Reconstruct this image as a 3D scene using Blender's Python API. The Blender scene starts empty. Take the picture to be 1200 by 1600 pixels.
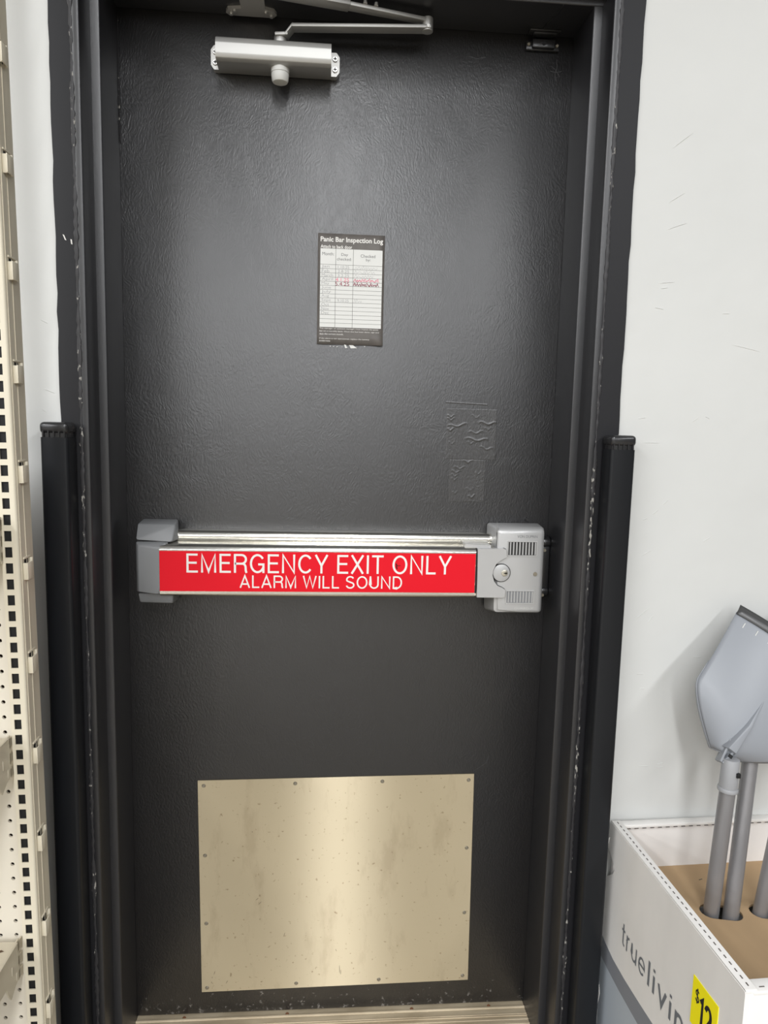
import bpy, bmesh, math, random
from mathutils import Vector, Matrix

# ------------------------------------------------------------------ camera
scene = bpy.context.scene
COL = scene.collection
random.seed(7)

CAM_F, CAM_POS = 1126.39, (0.40919, -1.50174, 1.34006)
PITCH, YAW, ROLL = 0.124278, 0.0792396, -0.0243766
cd = bpy.data.cameras.new('camera')
cam = bpy.data.objects.new('camera', cd)
COL.objects.link(cam)
cd.sensor_fit = 'VERTICAL'; cd.sensor_height = 24.0
cd.lens = CAM_F * 24.0 / 1600.0
cd.clip_start = 0.02
_f = Vector((math.sin(YAW) * math.cos(PITCH), math.cos(YAW) * math.cos(PITCH), -math.sin(PITCH)))
_r = Vector((math.cos(YAW), -math.sin(YAW), 0))
_d = _f.cross(_r)
_R = _r * math.cos(ROLL) + _d * math.sin(ROLL)
_D = -_r * math.sin(ROLL) + _d * math.cos(ROLL)
m3 = Matrix((_R, -_D, -_f)).transposed()
cam.matrix_world = Matrix.Translation(CAM_POS) @ m3.to_4x4()
scene.camera = cam

# ------------------------------------------------------------------ world, lights, exposure
w = bpy.data.worlds.new('world'); scene.world = w; w.use_nodes = True
bg = w.node_tree.nodes['Background']
bg.inputs[0].default_value = (0.97, 0.985, 1.0, 1); bg.inputs[1].default_value = 0.14

STRIP_B = 21.5      # radiance of the store's linear ceiling luminaires
def strip(x, y0, y1, z=3.9, width=0.5):
    """one row of linear ceiling luminaires, running away from the door wall"""
    l = bpy.data.lights.new('ceiling_strip', 'AREA'); l.shape = 'RECTANGLE'
    l.size = width; l.size_y = abs(y1 - y0); l.energy = STRIP_B * math.pi * width * abs(y1 - y0)
    l.color = (0.975, 0.985, 1.0)
    o = bpy.data.objects.new('ceiling_strip', l); COL.objects.link(o)
    o.location = (x, (y0 + y1) / 2, z)
    return o
for k in range(-4, 2):
    strip(0.5 + 2.9 * k, -2.4, -22.0)

vs = scene.view_settings
vs.view_transform = 'Standard'; vs.look = 'None'; vs.gamma = 1.0; vs.use_curve_mapping = False
vs.exposure = 0.0

# ------------------------------------------------------------------ materials
def mat(name, col, rough=0.5, metal=0.0, spec=0.5, var=0.0, vscale=6.0, bump=0.0, bscale=200.0,
        bdist=0.001, stretch=(1, 1, 1), col2=None, detail=4.0, alpha=None):
    m = bpy.data.materials.new(name); m.use_nodes = True
    nt = m.node_tree; n = nt.nodes; L = nt.links
    b = n['Principled BSDF']
    b.inputs['Base Color'].default_value = (*col, 1)
    b.inputs['Roughness'].default_value = rough
    b.inputs['Metallic'].default_value = metal
    b.inputs['Specular IOR Level'].default_value = spec
    tc = n.new('ShaderNodeTexCoord'); mp = n.new('ShaderNodeMapping')
    mp.inputs['Scale'].default_value = stretch
    L.new(tc.outputs['Object'], mp.inputs['Vector'])
    if var or col2:
        nz = n.new('ShaderNodeTexNoise'); nz.inputs['Scale'].default_value = vscale
        nz.inputs['Detail'].default_value = detail
        L.new(mp.outputs[0], nz.inputs['Vector'])
        mx = n.new('ShaderNodeMix'); mx.data_type = 'RGBA'
        c2 = col2 or tuple(max(0, c * (1 - var)) for c in col)
        mx.inputs['A'].default_value = (*col, 1); mx.inputs['B'].default_value = (*c2, 1)
        rp = n.new('ShaderNodeValToRGB')
        rp.color_ramp.elements[0].position = 0.35; rp.color_ramp.elements[1].position = 0.68
        L.new(nz.outputs['Fac'], rp.inputs[0]); L.new(rp.outputs[0], mx.inputs['Factor'])
        L.new(mx.outputs['Result'], b.inputs['Base Color'])
    if bump:
        nb = n.new('ShaderNodeTexNoise'); nb.inputs['Scale'].default_value = bscale
        nb.inputs['Detail'].default_value = 3
        L.new(mp.outputs[0], nb.inputs['Vector'])
        bp = n.new('ShaderNodeBump'); bp.inputs['Strength'].default_value = bump
        bp.inputs['Distance'].default_value = bdist
        L.new(nb.outputs['Fac'], bp.inputs['Height']); L.new(bp.outputs[0], b.inputs['Normal'])
    return m

def flat(name, col, rough=0.6, metal=0.0, spec=0.3):
    return mat(name, col, rough, metal, spec)

def door_material():
    m = bpy.data.materials.new('black_door_paint'); m.use_nodes = True
    nt = m.node_tree; n = nt.nodes; L = nt.links; b = n['Principled BSDF']
    b.inputs['Roughness'].default_value = 0.41; b.inputs['Specular IOR Level'].default_value = 1.0; b.inputs['IOR'].default_value = 1.56
    tc = n.new('ShaderNodeTexCoord')
    # leathery brushed paint: warped cells + streaky noise
    wn = n.new('ShaderNodeTexNoise'); wn.inputs['Scale'].default_value = 14; wn.inputs['Detail'].default_value = 2
    L.new(tc.outputs['Object'], wn.inputs['Vector'])
    ad = n.new('ShaderNodeVectorMath'); ad.operation = 'MULTIPLY_ADD'
    ad.inputs[1].default_value = (0.05, 0.05, 0.05)
    L.new(wn.outputs['Color'], ad.inputs[0]); L.new(tc.outputs['Object'], ad.inputs[2])
    mp = n.new('ShaderNodeMapping'); mp.inputs['Scale'].default_value = (1.8, 1, 0.75)
    L.new(ad.outputs[0], mp.inputs['Vector'])
    nz = n.new('ShaderNodeTexNoise'); nz.inputs['Scale'].default_value = 185; nz.inputs['Detail'].default_value = 2.0
    nz.inputs['Roughness'].default_value = 0.55
    L.new(mp.outputs[0], nz.inputs['Vector'])
    bg_ = n.new('ShaderNodeTexNoise'); bg_.inputs['Scale'].default_value = 5
    L.new(tc.outputs['Object'], bg_.inputs['Vector'])
    ml = n.new('ShaderNodeMath'); ml.operation = 'MULTIPLY'
    L.new(nz.outputs['Fac'], ml.inputs[0]); L.new(bg_.outputs['Fac'], ml.inputs[1])
    big = n.new('ShaderNodeTexNoise'); big.inputs['Scale'].default_value = 9; big.inputs['Detail'].default_value = 2
    L.new(tc.outputs['Object'], big.inputs['Vector'])
    b1 = n.new('ShaderNodeBump'); b1.inputs['Strength'].default_value = 0.65; b1.inputs['Distance'].default_value = 0.0016
    L.new(ml.outputs[0], b1.inputs['Height'])
    b2 = n.new('ShaderNodeBump'); b2.inputs['Strength'].default_value = 0.12; b2.inputs['Distance'].default_value = 0.004
    L.new(big.outputs['Fac'], b2.inputs['Height']); L.new(b1.outputs[0], b2.inputs['Normal'])
    L.new(b2.outputs[0], b.inputs['Normal'])
    # wear: pale scuffs and chips, most of them along the foot of the door
    sp = n.new('ShaderNodeTexNoise'); sp.inputs['Scale'].default_value = 75; sp.inputs['Detail'].default_value = 5
    sp.inputs['Roughness'].default_value = 0.7
    L.new(tc.outputs['Object'], sp.inputs['Vector'])
    sx = n.new('ShaderNodeSeparateXYZ'); L.new(tc.outputs['Object'], sx.inputs[0])
    hm = n.new('ShaderNodeMapRange'); hm.inputs['From Min'].default_value = 0.13; hm.inputs['From Max'].default_value = 0.0
    hm.inputs['To Min'].default_value = 0.0; hm.inputs['To Max'].default_value = 0.17
    L.new(sx.outputs['Z'], hm.inputs['Value'])
    sm = n.new('ShaderNodeMath'); sm.operation = 'ADD'
    L.new(sp.outputs['Fac'], sm.inputs[0]); L.new(hm.outputs[0], sm.inputs[1])
    rp = n.new('ShaderNodeValToRGB')
    rp.color_ramp.elements[0].position = 0.735; rp.color_ramp.elements[1].position = 0.80
    L.new(sm.outputs[0], rp.inputs[0])
    mx = n.new('ShaderNodeMix'); mx.data_type = 'RGBA'
    mx.inputs['A'].default_value = (0.0075, 0.007, 0.0078, 1); mx.inputs['B'].default_value = (0.17, 0.16, 0.15, 1)
    L.new(rp.outputs[0], mx.inputs['Factor']); L.new(mx.outputs['Result'], b.inputs['Base Color'])
    return m

def plate_material():
    m = bpy.data.materials.new('brushed_steel'); m.use_nodes = True
    nt = m.node_tree; n = nt.nodes; L = nt.links; b = n['Principled BSDF']
    n.remove(b); b = n.new('ShaderNodeBsdfAnisotropic'); b.distribution = 'GGX'
    df = n.new('ShaderNodeBsdfDiffuse'); ms = n.new('ShaderNodeMixShader'); ms.inputs[0].default_value = 0.72
    L.new(b.outputs[0], ms.inputs[1]); L.new(df.outputs[0], ms.inputs[2]); L.new(ms.outputs[0], n['Material Output'].inputs['Surface'])
    b.inputs['Anisotropy'].default_value = 0.8
    tg = n.new('ShaderNodeTangent'); tg.direction_type = 'UV_MAP'; tg.uv_map = 'UVMap'
    L.new(tg.outputs[0], b.inputs['Tangent'])
    tc = n.new('ShaderNodeTexCoord')
    nz = n.new('ShaderNodeTexNoise'); nz.inputs['Scale'].default_value = 14; nz.inputs['Detail'].default_value = 6
    nz.inputs['Roughness'].default_value = 0.65
    mp = n.new('ShaderNodeMapping'); mp.inputs['Scale'].default_value = (1.0, 1, 0.35)
    L.new(tc.outputs['Object'], mp.inputs['Vector']); L.new(mp.outputs[0], nz.inputs['Vector'])
    rp = n.new('ShaderNodeValToRGB'); rp.color_ramp.elements[0].position = 0.54; rp.color_ramp.elements[1].position = 0.66
    L.new(nz.outputs['Fac'], rp.inputs[0])
    sp = n.new('ShaderNodeTexNoise'); sp.inputs['Scale'].default_value = 120; sp.inputs['Detail'].default_value = 3
    L.new(tc.outputs['Object'], sp.inputs['Vector'])
    r2 = n.new('ShaderNodeValToRGB'); r2.color_ramp.elements[0].position = 0.66; r2.color_ramp.elements[1].position = 0.74
    L.new(sp.outputs['Fac'], r2.inputs[0])
    mx = n.new('ShaderNodeMix'); mx.data_type = 'RGBA'
    mx.inputs['A'].default_value = (0.65, 0.57, 0.42, 1); mx.inputs['B'].default_value = (0.575, 0.495, 0.36, 1)
    L.new(rp.outputs[0], mx.inputs['Factor'])
    m2 = n.new('ShaderNodeMix'); m2.data_type = 'RGBA'; m2.inputs['B'].default_value = (0.40, 0.32, 0.22, 1)
    m2.inputs['Factor'].default_value = 0
    L.new(mx.outputs['Result'], m2.inputs['A']); L.new(r2.outputs[0], m2.inputs['Factor'])
    L.new(m2.outputs['Result'], b.inputs['Color'])
    dm = n.new('ShaderNodeMix'); dm.data_type = 'RGBA'; dm.blend_type = 'MULTIPLY'; dm.inputs['Factor'].default_value = 1.0
    dm.inputs['B'].default_value = (0.74, 0.70, 0.62, 1); L.new(m2.outputs['Result'], dm.inputs['A']); L.new(dm.outputs['Result'], df.inputs['Color'])
    # fine horizontal grain
    g = n.new('ShaderNodeTexNoise'); g.inputs['Scale'].default_value = 60; g.inputs['Detail'].default_value = 4
    gm = n.new('ShaderNodeMapping'); gm.inputs['Scale'].default_value = (0.12, 1, 6)
    L.new(tc.outputs['Object'], gm.inputs['Vector']); L.new(gm.outputs[0], g.inputs['Vector'])
    ra = n.new('ShaderNodeMapRange'); ra.inputs['To Min'].default_value = 0.34; ra.inputs['To Max'].default_value = 0.44
    L.new(g.outputs['Fac'], ra.inputs['Value']); L.new(ra.outputs[0], b.inputs['Roughness'])
    bp = n.new('ShaderNodeBump'); bp.inputs['Strength'].default_value = 0.08; bp.inputs['Distance'].default_value = 0.0006
    L.new(nz.outputs['Fac'], bp.inputs['Height']); L.new(bp.outputs[0], b.inputs['Normal'])
    return m

def chipped_material():
    """black paint over pale sealant, broken through in flecks"""
    m = bpy.data.materials.new('chipped_sealant'); m.use_nodes = True
    nt = m.node_tree; n = nt.nodes; L = nt.links; b = n['Principled BSDF']
    b.inputs['Roughness'].default_value = 0.5
    tc = n.new('ShaderNodeTexCoord')
    mp = n.new('ShaderNodeMapping'); mp.inputs['Scale'].default_value = (1.2, 0.3, 0.55)
    L.new(tc.outputs['Object'], mp.inputs['Vector'])
    nz = n.new('ShaderNodeTexNoise'); nz.inputs['Scale'].default_value = 170; nz.inputs['Detail'].default_value = 4
    L.new(mp.outputs[0], nz.inputs['Vector'])
    n2 = n.new('ShaderNodeTexNoise'); n2.inputs['Scale'].default_value = 5
    L.new(tc.outputs['Object'], n2.inputs['Vector'])
    ad = n.new('ShaderNodeMath'); ad.operation = 'MULTIPLY_ADD'; ad.inputs[1].default_value = 0.55
    L.new(n2.outputs['Fac'], ad.inputs[0]); L.new(nz.outputs['Fac'], ad.inputs[2])
    rp = n.new('ShaderNodeValToRGB'); rp.color_ramp.elements[0].position = 0.885; rp.color_ramp.elements[1].position = 0.94
    L.new(ad.outputs[0], rp.inputs[0])
    mx = n.new('ShaderNodeMix'); mx.data_type = 'RGBA'
    mx.inputs['A'].default_value = (0.028, 0.027, 0.029, 1); mx.inputs['B'].default_value = (0.36, 0.345, 0.31, 1)
    L.new(rp.outputs[0], mx.inputs['Factor']); L.new(mx.outputs['Result'], b.inputs['Base Color'])
    return m

M = dict(
    door=door_material(), plate=plate_material(), chipped=chipped_material(),
    frame=mat('black_frame_paint', (0.013, 0.013, 0.015), 0.36, 0, 0.9, bump=0.12, bscale=90, bdist=0.001, stretch=(1, 1, 0.25)),
    casing=mat('black_casing_paint', (0.012, 0.012, 0.014), 0.5, 0, 0.32, bump=0.2, bscale=40, bdist=0.001),
    wall=mat('painted_wall', (0.645, 0.65, 0.63), 0.45, 0, 0.4, var=0.05, vscale=3, bump=0.35, bscale=16, bdist=0.004),
    wall_scar=mat('wall_scar', (0.76, 0.76, 0.73), 0.5),
    floor=mat('vinyl_floor', (0.27, 0.235, 0.18), 0.4, 0, 0.5, var=0.15, vscale=8),
    silver=mat('satin_aluminium', (0.47, 0.465, 0.445), 0.47, 0.75, 0.5, bump=0.04, bscale=400, bdist=0.0004),
    silver_paint=mat('silver_paint', (0.50, 0.50, 0.495), 0.36, 0.35, 0.5),
    closer_dark=mat('closer_bracket_paint', (0.50, 0.49, 0.47), 0.4, 0.5),  # grey metallic paint of the soffit bracket
    grey_plastic=mat('grey_plastic', (0.20, 0.205, 0.21), 0.42, 0, 0.5),
    chrome=mat('polished_rail', (0.82, 0.80, 0.74), 0.2, 1.0),
    knob=mat('pale_plastic', (0.60, 0.60, 0.57), 0.45),
    red=mat('red_label', (0.74, 0.004, 0.016), 0.5, 0, 0.25),
    white_print=flat('white_print', (0.82, 0.80, 0.76)),
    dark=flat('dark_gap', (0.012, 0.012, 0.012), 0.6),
    black_plastic=mat('black_plastic', (0.018, 0.018, 0.019), 0.26, 0, 0.6),
    black_post=mat('black_powder_coat', (0.010, 0.011, 0.013), 0.34, 0, 0.3, bump=0.1, bscale=60, bdist=0.0008),
    screw=mat('worn_screw', (0.30, 0.27, 0.21), 0.45, 0.6),
    bright_screw=mat('bright_screw', (0.66, 0.65, 0.62), 0.4, 0.8),
    brass=mat('brass_key_core', (0.66, 0.63, 0.54), 0.3, 0.9),
    paper_frame=mat('taupe_card', (0.135, 0.122, 0.11), 0.5, var=0.2, vscale=40),
    paper_white=mat('white_paper', (0.72, 0.72, 0.69), 0.55),
    ink_grey=flat('grey_ink', (0.16, 0.16, 0.16)),
    ink_line=flat('rule_ink', (0.13, 0.13, 0.12)),
    ink_faint=flat('faded_pencil', (0.40, 0.40, 0.40)),
    ink_pink=flat('pink_ink', (0.85, 0.20, 0.30)),
    ink_dred=flat('dark_red_ink', (0.28, 0.02, 0.06)),
    sill=mat('worn_aluminium_sill', (0.68, 0.575, 0.41), 0.45, 0.25, 0.5, col2=(0.45, 0.365, 0.245), vscale=18, stretch=(0.5, 2, 1), detail=8),
    rust=flat('rusty_screw', (0.22, 0.10, 0.05)),
    cream=mat('cream_enamel', (0.74, 0.68, 0.54), 0.4, 0, 0.5, var=0.05, vscale=12),
    cream_side=mat('cream_enamel_side', (0.68, 0.62, 0.49), 0.42, 0, 0.5, var=0.12, vscale=30, stretch=(1, 1, 0.15)),  # slightly darker cream with vertical streaks, for the side channel
    pegboard=mat('cream_pegboard', (0.74, 0.69, 0.585), 0.5),
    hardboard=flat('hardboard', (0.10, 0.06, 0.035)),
    bracket=mat('shelf_grey_cream', (0.60, 0.545, 0.43), 0.4, 0.1),
    carton=mat('white_carton', (0.80, 0.78, 0.745), 0.6, 0, 0.3, var=0.07, vscale=14, bump=0.25, bscale=30, bdist=0.002, stretch=(1, 1, 0.3)),
    carton_in=mat('carton_inner', (0.74, 0.71, 0.68), 0.6, 0, 0.3, var=0.06, vscale=10, bump=0.3, bscale=25, bdist=0.002),
    kraft=mat('kraft_board', (0.47, 0.325, 0.185), 0.65, 0, 0.3, var=0.10, vscale=16, stretch=(1, 0.3, 1)),
    print_grey=flat('print_grey', (0.155, 0.165, 0.18)),
    band_grey=flat('band_grey', (0.22, 0.23, 0.25)),
    base_blue=flat('base_blue_grey', (0.40, 0.44, 0.48)),
    yellow=flat('yellow_label', (0.96, 0.85, 0.005)),
    black_ink=flat('black_ink', (0.015, 0.015, 0.015)),
    perforation=flat('perforation_dark', (0.10, 0.085, 0.075)),  # dark brown of the cut dashes and tray nicks
    tube=mat('grey_handle_tube', (0.30, 0.295, 0.30), 0.38, 0.45, 0.5, var=0.15, vscale=8, stretch=(6, 6, 0.4)),
    socket=mat('grey_socket_plastic', (0.33, 0.335, 0.345), 0.4),
    blade=mat('grey_blade_plastic', (0.285, 0.30, 0.325), 0.38, 0, 0.5, var=0.06, vscale=5),
    wear=mat('steel_wear_strip', (0.10, 0.10, 0.10), 0.4, 0.6),
)

# ------------------------------------------------------------------ mesh helpers
ORG = {}
def org(o):
    return ORG.get(o.name, Vector((0, 0, 0))) if o else Vector((0, 0, 0))

class MB:
    def __init__(self): self.bm = bmesh.new()
    def _merge(self, t):
        me = bpy.data.meshes.new('tmp'); t.to_mesh(me); t.free()
        self.bm.from_mesh(me); bpy.data.meshes.remove(me); return self
    def hull(self, pts, bevel=0, seg=2):
        t = bmesh.new()
        for q in pts: t.verts.new(q)
        r = bmesh.ops.convex_hull(t, input=t.verts)
        bad = [g for g in r['geom_interior'] + r['geom_unused'] if isinstance(g, bmesh.types.BMVert) and g.is_valid]
        if bad: bmesh.ops.delete(t, geom=list(set(bad)), context='VERTS')
        bmesh.ops.dissolve_limit(t, angle_limit=0.01, verts=t.verts, edges=t.edges)
        if bevel: bmesh.ops.bevel(t, geom=t.edges[:], offset=bevel, segments=seg, profile=0.5, affect='EDGES')
        return self._merge(t)
    def box(self, x0, x1, y0, y1, z0, z1, bevel=0, seg=2, rot=None):
        t = bmesh.new(); bmesh.ops.create_cube(t, size=1)
        for v in t.verts:
            v.co = ((x0 + x1) / 2 + v.co.x * (x1 - x0), (y0 + y1) / 2 + v.co.y * (y1 - y0), (z0 + z1) / 2 + v.co.z * (z1 - z0))
        if bevel: bmesh.ops.bevel(t, geom=t.edges[:], offset=bevel, segments=seg, profile=0.5, affect='EDGES')
        if rot: bmesh.ops.transform(t, matrix=rot, verts=t.verts)
        return self._merge(t)
    def prism(self, pts, axis, lo, hi, bevel=0, seg=2, which=None):
        """extrude a 2-D outline: axis 'x' takes (y,z), 'y' takes (x,z), 'z' takes (x,y)"""
        f = {'x': lambda a, b, h: (h, a, b), 'y': lambda a, b, h: (a, h, b), 'z': lambda a, b, h: (a, b, h)}[axis]
        t = bmesh.new(); n = len(pts)
        A = [t.verts.new(f(a, b, lo)) for a, b in pts]; B = [t.verts.new(f(a, b, hi)) for a, b in pts]
        t.faces.new(A); t.faces.new(B[::-1])
        for i in range(n): t.faces.new((A[i], B[i], B[(i + 1) % n], A[(i + 1) % n]))
        bmesh.ops.recalc_face_normals(t, faces=t.faces)
        if bevel:
            t.edges.ensure_lookup_table()
            idx = set(range(n)) if which is None else set(which)
            es = [e for e in t.edges if any(set(e.verts) == {A[i], B[i]} for i in idx)]
            bmesh.ops.bevel(t, geom=es, offset=bevel, segments=seg, profile=0.5, affect='EDGES')
        return self._merge(t)
    def cyl(self, p0, p1, r0, r1=None, seg=24, bevel=0):
        p0 = Vector(p0); p1 = Vector(p1); d = p1 - p0
        t = bmesh.new()
        bmesh.ops.create_cone(t, cap_ends=True, segments=seg, radius1=r0, radius2=r0 if r1 is None else r1, depth=d.length)
        if bevel:
            es = [e for e in t.edges if len(e.link_faces) == 2 and any(len(f.verts) > 4 for f in e.link_faces)]
            bmesh.ops.bevel(t, geom=es, offset=bevel, segments=2, profile=0.5, affect='EDGES')
        bmesh.ops.transform(t, matrix=Matrix.Translation((p0 + p1) / 2) @ d.to_track_quat('Z', 'Y').to_matrix().to_4x4(), verts=t.verts)
        return self._merge(t)
    def poly(self, verts, faces):
        t = bmesh.new(); vs_ = [t.verts.new(v) for v in verts]
        for f in faces: t.faces.new([vs_[i] for i in f])
        return self._merge(t)
    def build(self, name, m, parent=None, local=False, smooth=35, label=None, uv=None):
        me = bpy.data.meshes.new(name)
        if parent and not local:
            o3 = org(parent)
            for v in self.bm.verts: v.co -= o3
        self.bm.to_mesh(me); self.bm.free()
        me.materials.append(M[m] if isinstance(m, str) else m)
        if smooth:
            for q in me.polygons: q.use_smooth = True
            me.set_sharp_from_angle(angle=math.radians(smooth))
        if uv:
            ul = me.uv_layers.new(name='UVMap')
            for lp in me.loops:
                c = me.vertices[lp.vertex_index].co; ul.data[lp.index].uv = (c.x, c.z)
        o = bpy.data.objects.new(name, me); COL.objects.link(o)
        if parent: o.parent = parent; ORG[o.name] = org(parent).copy()
        if label: o['label'] = label
        return o

def thing(name, loc, label=None, cat=None, group=None, kind=None):
    o = bpy.data.objects.new(name, None); COL.objects.link(o); o.location = loc
    o.empty_display_size = 0.05
    ORG[o.name] = Vector(loc)
    tag(o, label, cat, group, kind); return o
def tag(o, label=None, cat=None, group=None, kind=None):
    for k, v in (('label', label), ('category', cat), ('group', group), ('kind', kind)):
        if v: o[k] = v
    return o

def text_verts(body, box, bold=0.0):
    """outline text as a flat mesh fitted to box=(x0,x1,y0,y1); returns (verts2d, faces)"""
    cu = bpy.data.curves.new('t', 'FONT'); cu.body = body; cu.resolution_u = 3; cu.offset = bold
    ob = bpy.data.objects.new('t', cu); COL.objects.link(ob)
    me = bpy.data.meshes.new_from_object(ob)
    bpy.data.objects.remove(ob); bpy.data.curves.remove(cu)
    V = [(v.co.x, v.co.y) for v in me.vertices]; F = [tuple(p.vertices) for p in me.polygons]
    bpy.data.meshes.remove(me)
    xs = [a for a, b in V]; ys = [b for a, b in V]
    ax, bx_, ay, by = min(xs), max(xs), min(ys), max(ys)
    x0, x1, y0, y1 = box
    return [(x0 + (a - ax) / (bx_ - ax) * (x1 - x0), y0 + (b - ay) / (by - ay) * (y1 - y0)) for a, b in V], F
def arc(cx, cy, rx, ry, a0, a1, n=14):
    return [(cx + rx * math.cos(math.radians(a0 + (a1 - a0) * k / n)), cy + ry * math.sin(math.radians(a0 + (a1 - a0) * k / n))) for k in range(n + 1)]
# plain grotesque letters as centre-line strokes: advance width, strokes (cap height 1)
GLYPH = {
    'E': (.60, [[(.60, .95), (.06, .95), (.06, .05), (.61, .05)], [(.06, .52), (.55, .52)]]),
    'M': (.82, [[(.06, 0), (.06, .97), (.41, .06), (.76, .97), (.76, 0)]]),
    'R': (.70, [[(.06, 0), (.06, .95), (.40, .95)] + arc(.42, .72, .23, .23, 90, -90) + [(.06, .49)], [(.42, .49)] + arc(.46, .30, .17, .19, 90, 0, 6) + [(.64, .12), (.68, 0)]]),
    'G': (.78, [arc(.40, .5, .35, .455, 35, 340, 24), [(.44, .46), (.72, .46), (.72, 0)]]),
    'N': (.72, [[(.06, 0), (.06, .97), (.66, .03), (.66, 1)]]),
    'C': (.74, [arc(.39, .5, .34, .455, 38, 322, 24)]),
    'Y': (.70, [[(.03, 1), (.35, .42), (.67, 1)], [(.35, .42), (.35, 0)]]),
    'X': (.68, [[(.03, 1), (.65, 0)], [(.65, 1), (.03, 0)]]),
    'I': (.12, [[(.06, 0), (.06, 1)]]),
    'T': (.64, [[(0, .95), (.64, .95)], [(.32, .95), (.32, 0)]]),
    'O': (.80, [arc(.40, .5, .355, .455, 0, 360, 30)]),
    'L': (.54, [[(.06, 1), (.06, .05), (.54, .05)]]),
    'A': (.72, [[(.02, 0), (.36, .97), (.70, 0)], [(.13, .31), (.59, .31)]]),
    'W': (1.0, [[(.03, 1), (.27, .04), (.50, .97), (.73, .04), (.97, 1)]]),
    'S': (.66, [arc(.33, .72, .26, .235, 25, 200, 12) + [(.12, .60), (.33, .52), (.52, .44)] + arc(.33, .275, .275, .23, 30, -170, 14)]),
    'U': (.70, [[(.06, 1), (.06, .33)] + arc(.35, .33, .29, .285, 180, 360, 14) + [(.64, 1)]]),
    'D': (.72, [[(.06, .95), (.06, .05), (.32, .05)] + arc(.32, .5, .34, .45, -90, 90, 16) + [(.06, .95)]]),
    't': (.34, [[(.16, .96), (.16, .18)] + arc(.28, .17, .12, .12, 180, 285, 6), [(.02, .68), (.33, .68)]]),
    'r': (.34, [[(.06, 0), (.06, .70)], [(.06, .42)] + arc(.30, .42, .24, .25, 180, 95, 6)]),
    'u': (.56, [[(.06, .70), (.06, .30)] + arc(.27, .30, .21, .25, 180, 360, 10) + [(.48, .70)], [(.48, .35), (.48, 0)]]),
    'e': (.60, [[(.06, .36), (.54, .36)] + arc(.30, .35, .25, .32, 0, 315, 20)]),
    'l': (.14, [[(.06, 0), (.06, 1)]]),
    'i': (.14, [[(.06, 0), (.06, .70)], [(.06, .86), (.06, .97)]]),
    'v': (.54, [[(.02, .70), (.27, .02), (.52, .70)]]),
    'n': (.56, [[(.06, 0), (.06, .70)], [(.06, .40)] + arc(.27, .42, .21, .25, 180, 0, 10) + [(.48, 0)]]),
    'g': (.60, [arc(.29, .35, .23, .32, 0, 360, 20), [(.53, .70), (.53, -.02)] + arc(.29, -.02, .24, .24, 0, -150, 10)]),
    '1': (.34, [[(.02, .80), (.22, .95), (.22, 0)]]),
    '2': (.58, [arc(.29, .70, .24, .25, 165, -30, 12) + [(.06, .06), (.56, .06)]]),
    '$': (.60, [arc(.30, .70, .24, .21, 30, 200, 12) + [(.12, .58), (.30, .51), (.48, .44)] + arc(.30, .29, .25, .21, 30, -165, 14), [(.30, 1.08), (.30, -.08)]]),
}
def stroke_text(mb, body, s0, s1, z0, z1, wd, put, gap=.17, space=.34):
    """stroke lettering: cap height spans z0..z1, text runs s0..s1, put(s, z) gives the 3-D point"""
    tot = sum((GLYPH[c][0] + gap) if c != ' ' else space for c in body) - gap
    sc, hz_ = (s1 - s0) / tot, (z1 - z0); x = 0
    for c in body:
        if c == ' ': x += space; continue
        gw, strokes = GLYPH[c]
        for lv, st_ in enumerate(strokes):
            pts = [Vector((s0 + (x + a) * sc, z0 + b * hz_)) for a, b in st_]
            closed = (pts[0] - pts[-1]).length < 1e-6
            m_ = len(pts); L_, R_ = [], []
            for k, q in enumerate(pts):
                d0 = (q - pts[k - 1]) if k else ((pts[0] - pts[-2]) if closed else (pts[1] - q))
                d1 = (pts[k + 1] - q) if k < m_ - 1 else ((pts[1] - pts[0]) if closed else d0)
                d0 = d0.normalized(); d1 = d1.normalized()
                n0 = Vector((-d0.y, d0.x)); n1 = Vector((-d1.y, d1.x)); bi = (n0 + n1)
                bi = bi / max(bi.length_squared / 2, .28) if bi.length > 1e-4 else n0
                L_.append(q + bi * wd / 2); R_.append(q - bi * wd / 2)
            e = lv * 6e-5
            mb.poly([put(v.x, v.y, e) for v in L_ + R_], [(m_ + k, m_ + k + 1, k + 1, k) for k in range(m_ - 1)])
        x += gw + gap
    return mb
def text_on_door(mb, body, box, y, bold=0.0):
    V, F = text_verts(body, box, bold)
    mb.poly([(a, y, b) for a, b in V], F); return mb
def ribbon(mb, pts, wd, y):
    for (a, b), (c, d) in zip(pts, pts[1:]):
        dx, dz = c - a, d - b; l = math.hypot(dx, dz) or 1e-6
        nx, nz = -dz / l * wd / 2, dx / l * wd / 2
        mb.poly([(a + nx, y, b + nz), (c + nx, y, d + nz), (c - nx, y, d - nz), (a - nx, y, b - nz)], [(0, 1, 2, 3)])
    return mb

# ================================================================== the setting
W, H = 0.883, 2.104            # clear opening between the stops
FZ = -0.015                    # floor level
WY = -0.165                    # wall surface

fl = MB(); fl.box(-12, 15, -23, 0.6, FZ - 0.1, FZ); tag(fl.build('floor', 'floor', smooth=0), 'beige vinyl store floor in front of the door', kind='structure')
wl = MB()
wl.box(-12, -0.03, WY, 0.05, FZ, 4.2); wl.box(W + 0.03, 15, WY, 0.05, FZ, 4.2); wl.box(-0.03, W + 0.03, WY, 0.05, H + 0.03, 4.2)
wall = wl.build('wall_back', 'wall', smooth=0); tag(wall, 'pale grey-white painted wall around the black door', kind='structure')
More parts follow.
